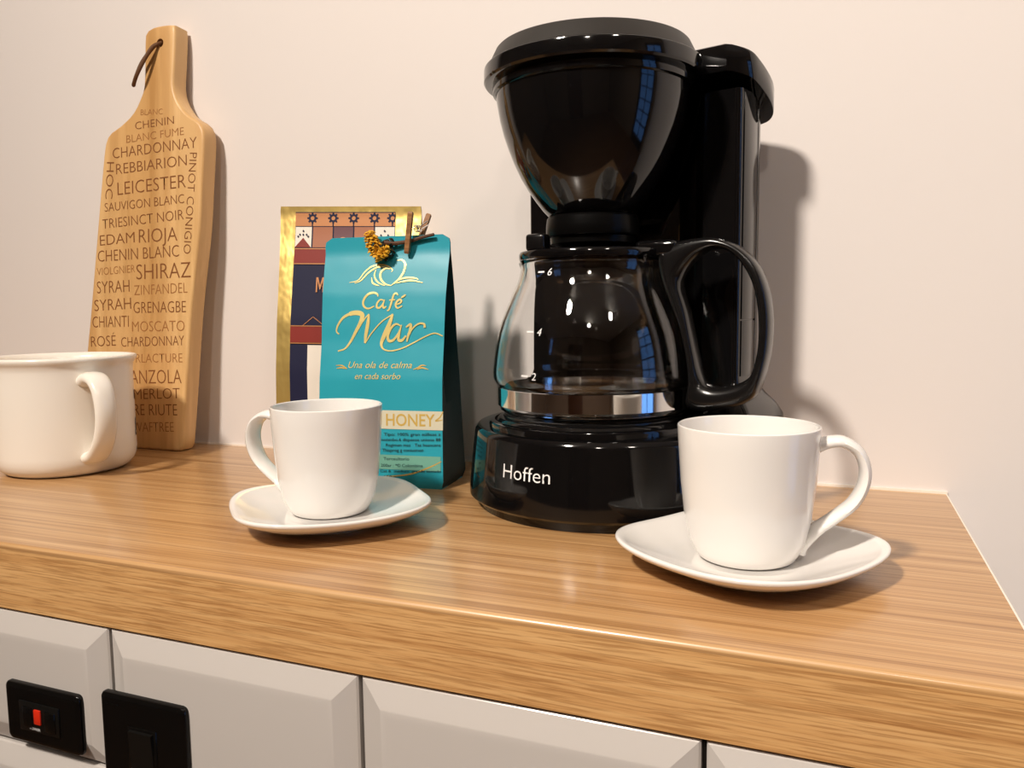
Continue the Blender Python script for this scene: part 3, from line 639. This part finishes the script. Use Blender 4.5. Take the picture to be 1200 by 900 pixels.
for xx, zz in ((-.0396, .1925), (-.0396, .1895), (-.0440, .1880), (-.0352, .1880), (-.0425, .1895), (-.0367, .1895), (.0305, .1925), (.0275, .1890), (.0335, .1890)):
    obj('label_dot', poly([(xx-.0009, zz), (xx, zz-.0011), (xx+.0009, zz), (xx, zz+.0011)], FG(3)), M_navy, gb, smooth=False)
obj('gold_line', ribbon([(-.0110, .1800), (-.0090, .1850), (-.0048, .1872), (-.0006, .1850), (.0014, .1800)], .0007, FG(3), 1), M_cop, gb, smooth=False)
obj('gold_line', ribbon([(-.0364, .1155), (-.0318, .1192), (-.0273, .1228), (-.0271, .1229), (-.0269, .1228), (-.0218, .1192), (-.0166, .1153)], .0005, FG(2), 1), M_cop, gb, smooth=False)
for z in (.1780, .1658, .1156, .1018): obj('gold_line', patch(-.0468, .0391, z-.0004, z+.0004, FG(3), 16, 1), M_cop, gb, smooth=False)
for z0, z1 in ((.1664, .1775), (.1024, .1150)): obj('label_band', patch(-.0468, .0391, z0, z1, FG(2), 16, 4), M_redp, gb)
M_ = [(-.0260, .1428), (-.0247, .1428), (-.0247, .1520), (-.0228, .1450), (-.0221, .1450), (-.0202, .1520), (-.0202, .1428), (-.0189, .1428), (-.0189, .1548), (-.0207, .1548), (-.02245, .1482), (-.0242, .1548), (-.0260, .1548)]
obj('lettering', poly(M_, lambda x, z: g0(x, z, .0011)), M_cop, gb, smooth=False)
bag_text('acondo', (-.0178, .1429), (.0120, .1429), .0120, M_cop, 0, .004, k=3, par=gb, fn=g0)
tag(obj('label_sticker', patch(-.0314, .0260, .0350, .1003, FG(2), 10, 10), M_paper, gb), 'white paper sticker')

# ---------------------------------------------------------------- peg and dried flower on the teal bag
def in_bag(x, y, z): return Vector((x, y, z))
Rz = Matrix.Rotation(math.radians(6.3), 4, 'Z'); org = Vector((-.3084, .5195, Z0))
pg = thing('clothespin', org + Rz @ Vector((.020, -.004, .182)), 'small wooden clothes peg clipped to the top edge of the teal bag', 'clothes peg', math.radians(6.3))
pl = lambda x, y, z: Vector((x-.020, y+.004, z-.182))
def bar(a, b, wd, th, m, name, parent, nrm=Vector((0, -1, 0))):
    a, b = Vector(a), Vector(b); d = (b-a).normalized(); s = d.cross(nrm).normalized(); n2 = s.cross(d)
    sec = lambda p, k: [p + s*wd*k*i/2 + n2*th*k*j/2 for i, j in ((-1, -1), (1, -1), (1, 1), (-1, 1))]
    bm = loft([sec(a, .75), sec(a+d*.001, 1), sec(b-d*.001, 1), sec(b, .75)])
    return obj(name, bm, m, parent, smooth=False)
bar(pl(.0232, -.0085, .1985), pl(.0180, -.0052, .1690), .0036, .0028, M_peg, 'jaw', pg)
bar(pl(.0300, .0100, .1985), pl(.0215, .0030, .1700), .0036, .0028, M_peg, 'jaw', pg)
sp = [pl(.0240+.0016*math.cos(a)*.3, -.003+.0024*math.cos(a), .1870+.0024*math.sin(a)) + Vector((.0004*a/2, 0, 0)) for a in [2*PI*k/12 for k in range(37)]]
sp = [pl(.0300, .006, .1930)] + sp + [pl(.0310, .0065, .1905)]
obj('spring', tube(sp, .0004, 6), M_steel, pg)
fl = thing('dried_flower', org + Rz @ Vector((-.003, -.006, .176)), 'dried yellow flower with a brown stem tucked under the peg on the teal bag', 'flower', math.radians(6.3))
q = lambda x, y, z: Vector((x+.003, y+.006, z-.176))
obj('stem', tube(smooth_curve([q(.0010, -.0066, .1772), (q(.0090, -.0045, .1768)), q(.0200, -.0030, .1782), q(.0300, -.0034, .1806), q(.0388, -.0040, .1822)], 6), lambda t: .0017-.0006*t, 8), M_stem, fl)
def blob(bm, c, r, d, seg=6):
    t = bmesh.new(); bmesh.ops.create_icosphere(t, subdivisions=1, radius=1)
    qd = Vector(d).to_track_quat('Z', 'Y').to_matrix()
    for v in t.verts: v.co = Vector(c) + qd @ Vector((v.co.x*r*.55, v.co.y*r*.3, v.co.z*r))
    merge(bm, t)
bm = bmesh.new()
def clump(bm, c, axis, ln, rad, n):
    axis = Vector(axis).normalized(); o1 = axis.orthogonal().normalized(); o2 = axis.cross(o1)
    for i in range(n):
        t = (i+.5)/n; a = i*2.4; rr = rad*math.sin(PI*(.12+.8*t))**.6
        dirv = (o1*math.cos(a)+o2*math.sin(a)); p = Vector(c) + axis*ln*(t-.5+random.uniform(-.06, .06)) + dirv*rr*random.uniform(.5, .9)
        blob(bm, p, .0021*random.uniform(.6, 1.3), dirv + axis*random.uniform(-.2, 1.0) + Vector((random.uniform(-.4, .4), random.uniform(-.4, .4), random.uniform(-.4, .4))))
    return bm
clump(bm, q(-.0072, -.0085, .1770), (.25, 0, -1), .0165, .0058, 150)
clump(bm, q(.0012, -.0095, .1700), (.75, 0, .55), .0095, .0036, 70)
clump(bm, q(-.0030, -.0085, .1675), (.3, 0, -1), .0060, .0030, 30)
tag(obj('petals', bm, M_petal, fl, ang=50), kind='stuff')
bm = bmesh.new()
for i in range(16):
    a = random.uniform(-1, 1); c = q(.0030+random.uniform(-.0035, .0042), -.0035-random.uniform(0, .002), .1745+random.uniform(-.0085, .0055))
    blob(bm, c, .0034*random.uniform(.7, 1.2), (random.uniform(-.6, .8), -.3, random.uniform(-1, .6)))
tag(obj('leaves', bm, M_leaf, fl, ang=50), kind='stuff')

# ---------------------------------------------------------------- print and fittings belong to the part they sit on
def nest(root, host, *names):
    h = next(c for c in root.children if c.name.split('.')[0] == host)
    for c in list(root.children):
        if c.name.split('.')[0] in names: c.parent = h
nest(cb, 'board_body', 'engraved_word')
nest(tb, 'front_panel', 'script_lettering', 'wave_line', 'flourish', 'lettering', 'printed_band', 'small_print', 'gold_line')
nest(gb, 'label_panel', 'label_band', 'label_motif', 'label_divider', 'label_square', 'label_dot', 'gold_line', 'lettering', 'label_sticker')
nest(cm, 'base', 'lettering', 'plate_ring', 'hot_plate')
nest(cm, 'column', 'side_panel')
nest(cm, 'basket_lid', 'lid_dome')
nest(cm, 'brew_basket', 'basket_rim', 'drip_spout')
nest(ca, 'glass_body', 'measure_mark', 'steel_band')
nest(ca, 'carafe_lid', 'lid_thumb', 'lid_hinge')
nest(ca, 'handle', 'handle_clamp')
nest(mg, 'mug_body', 'lettering')
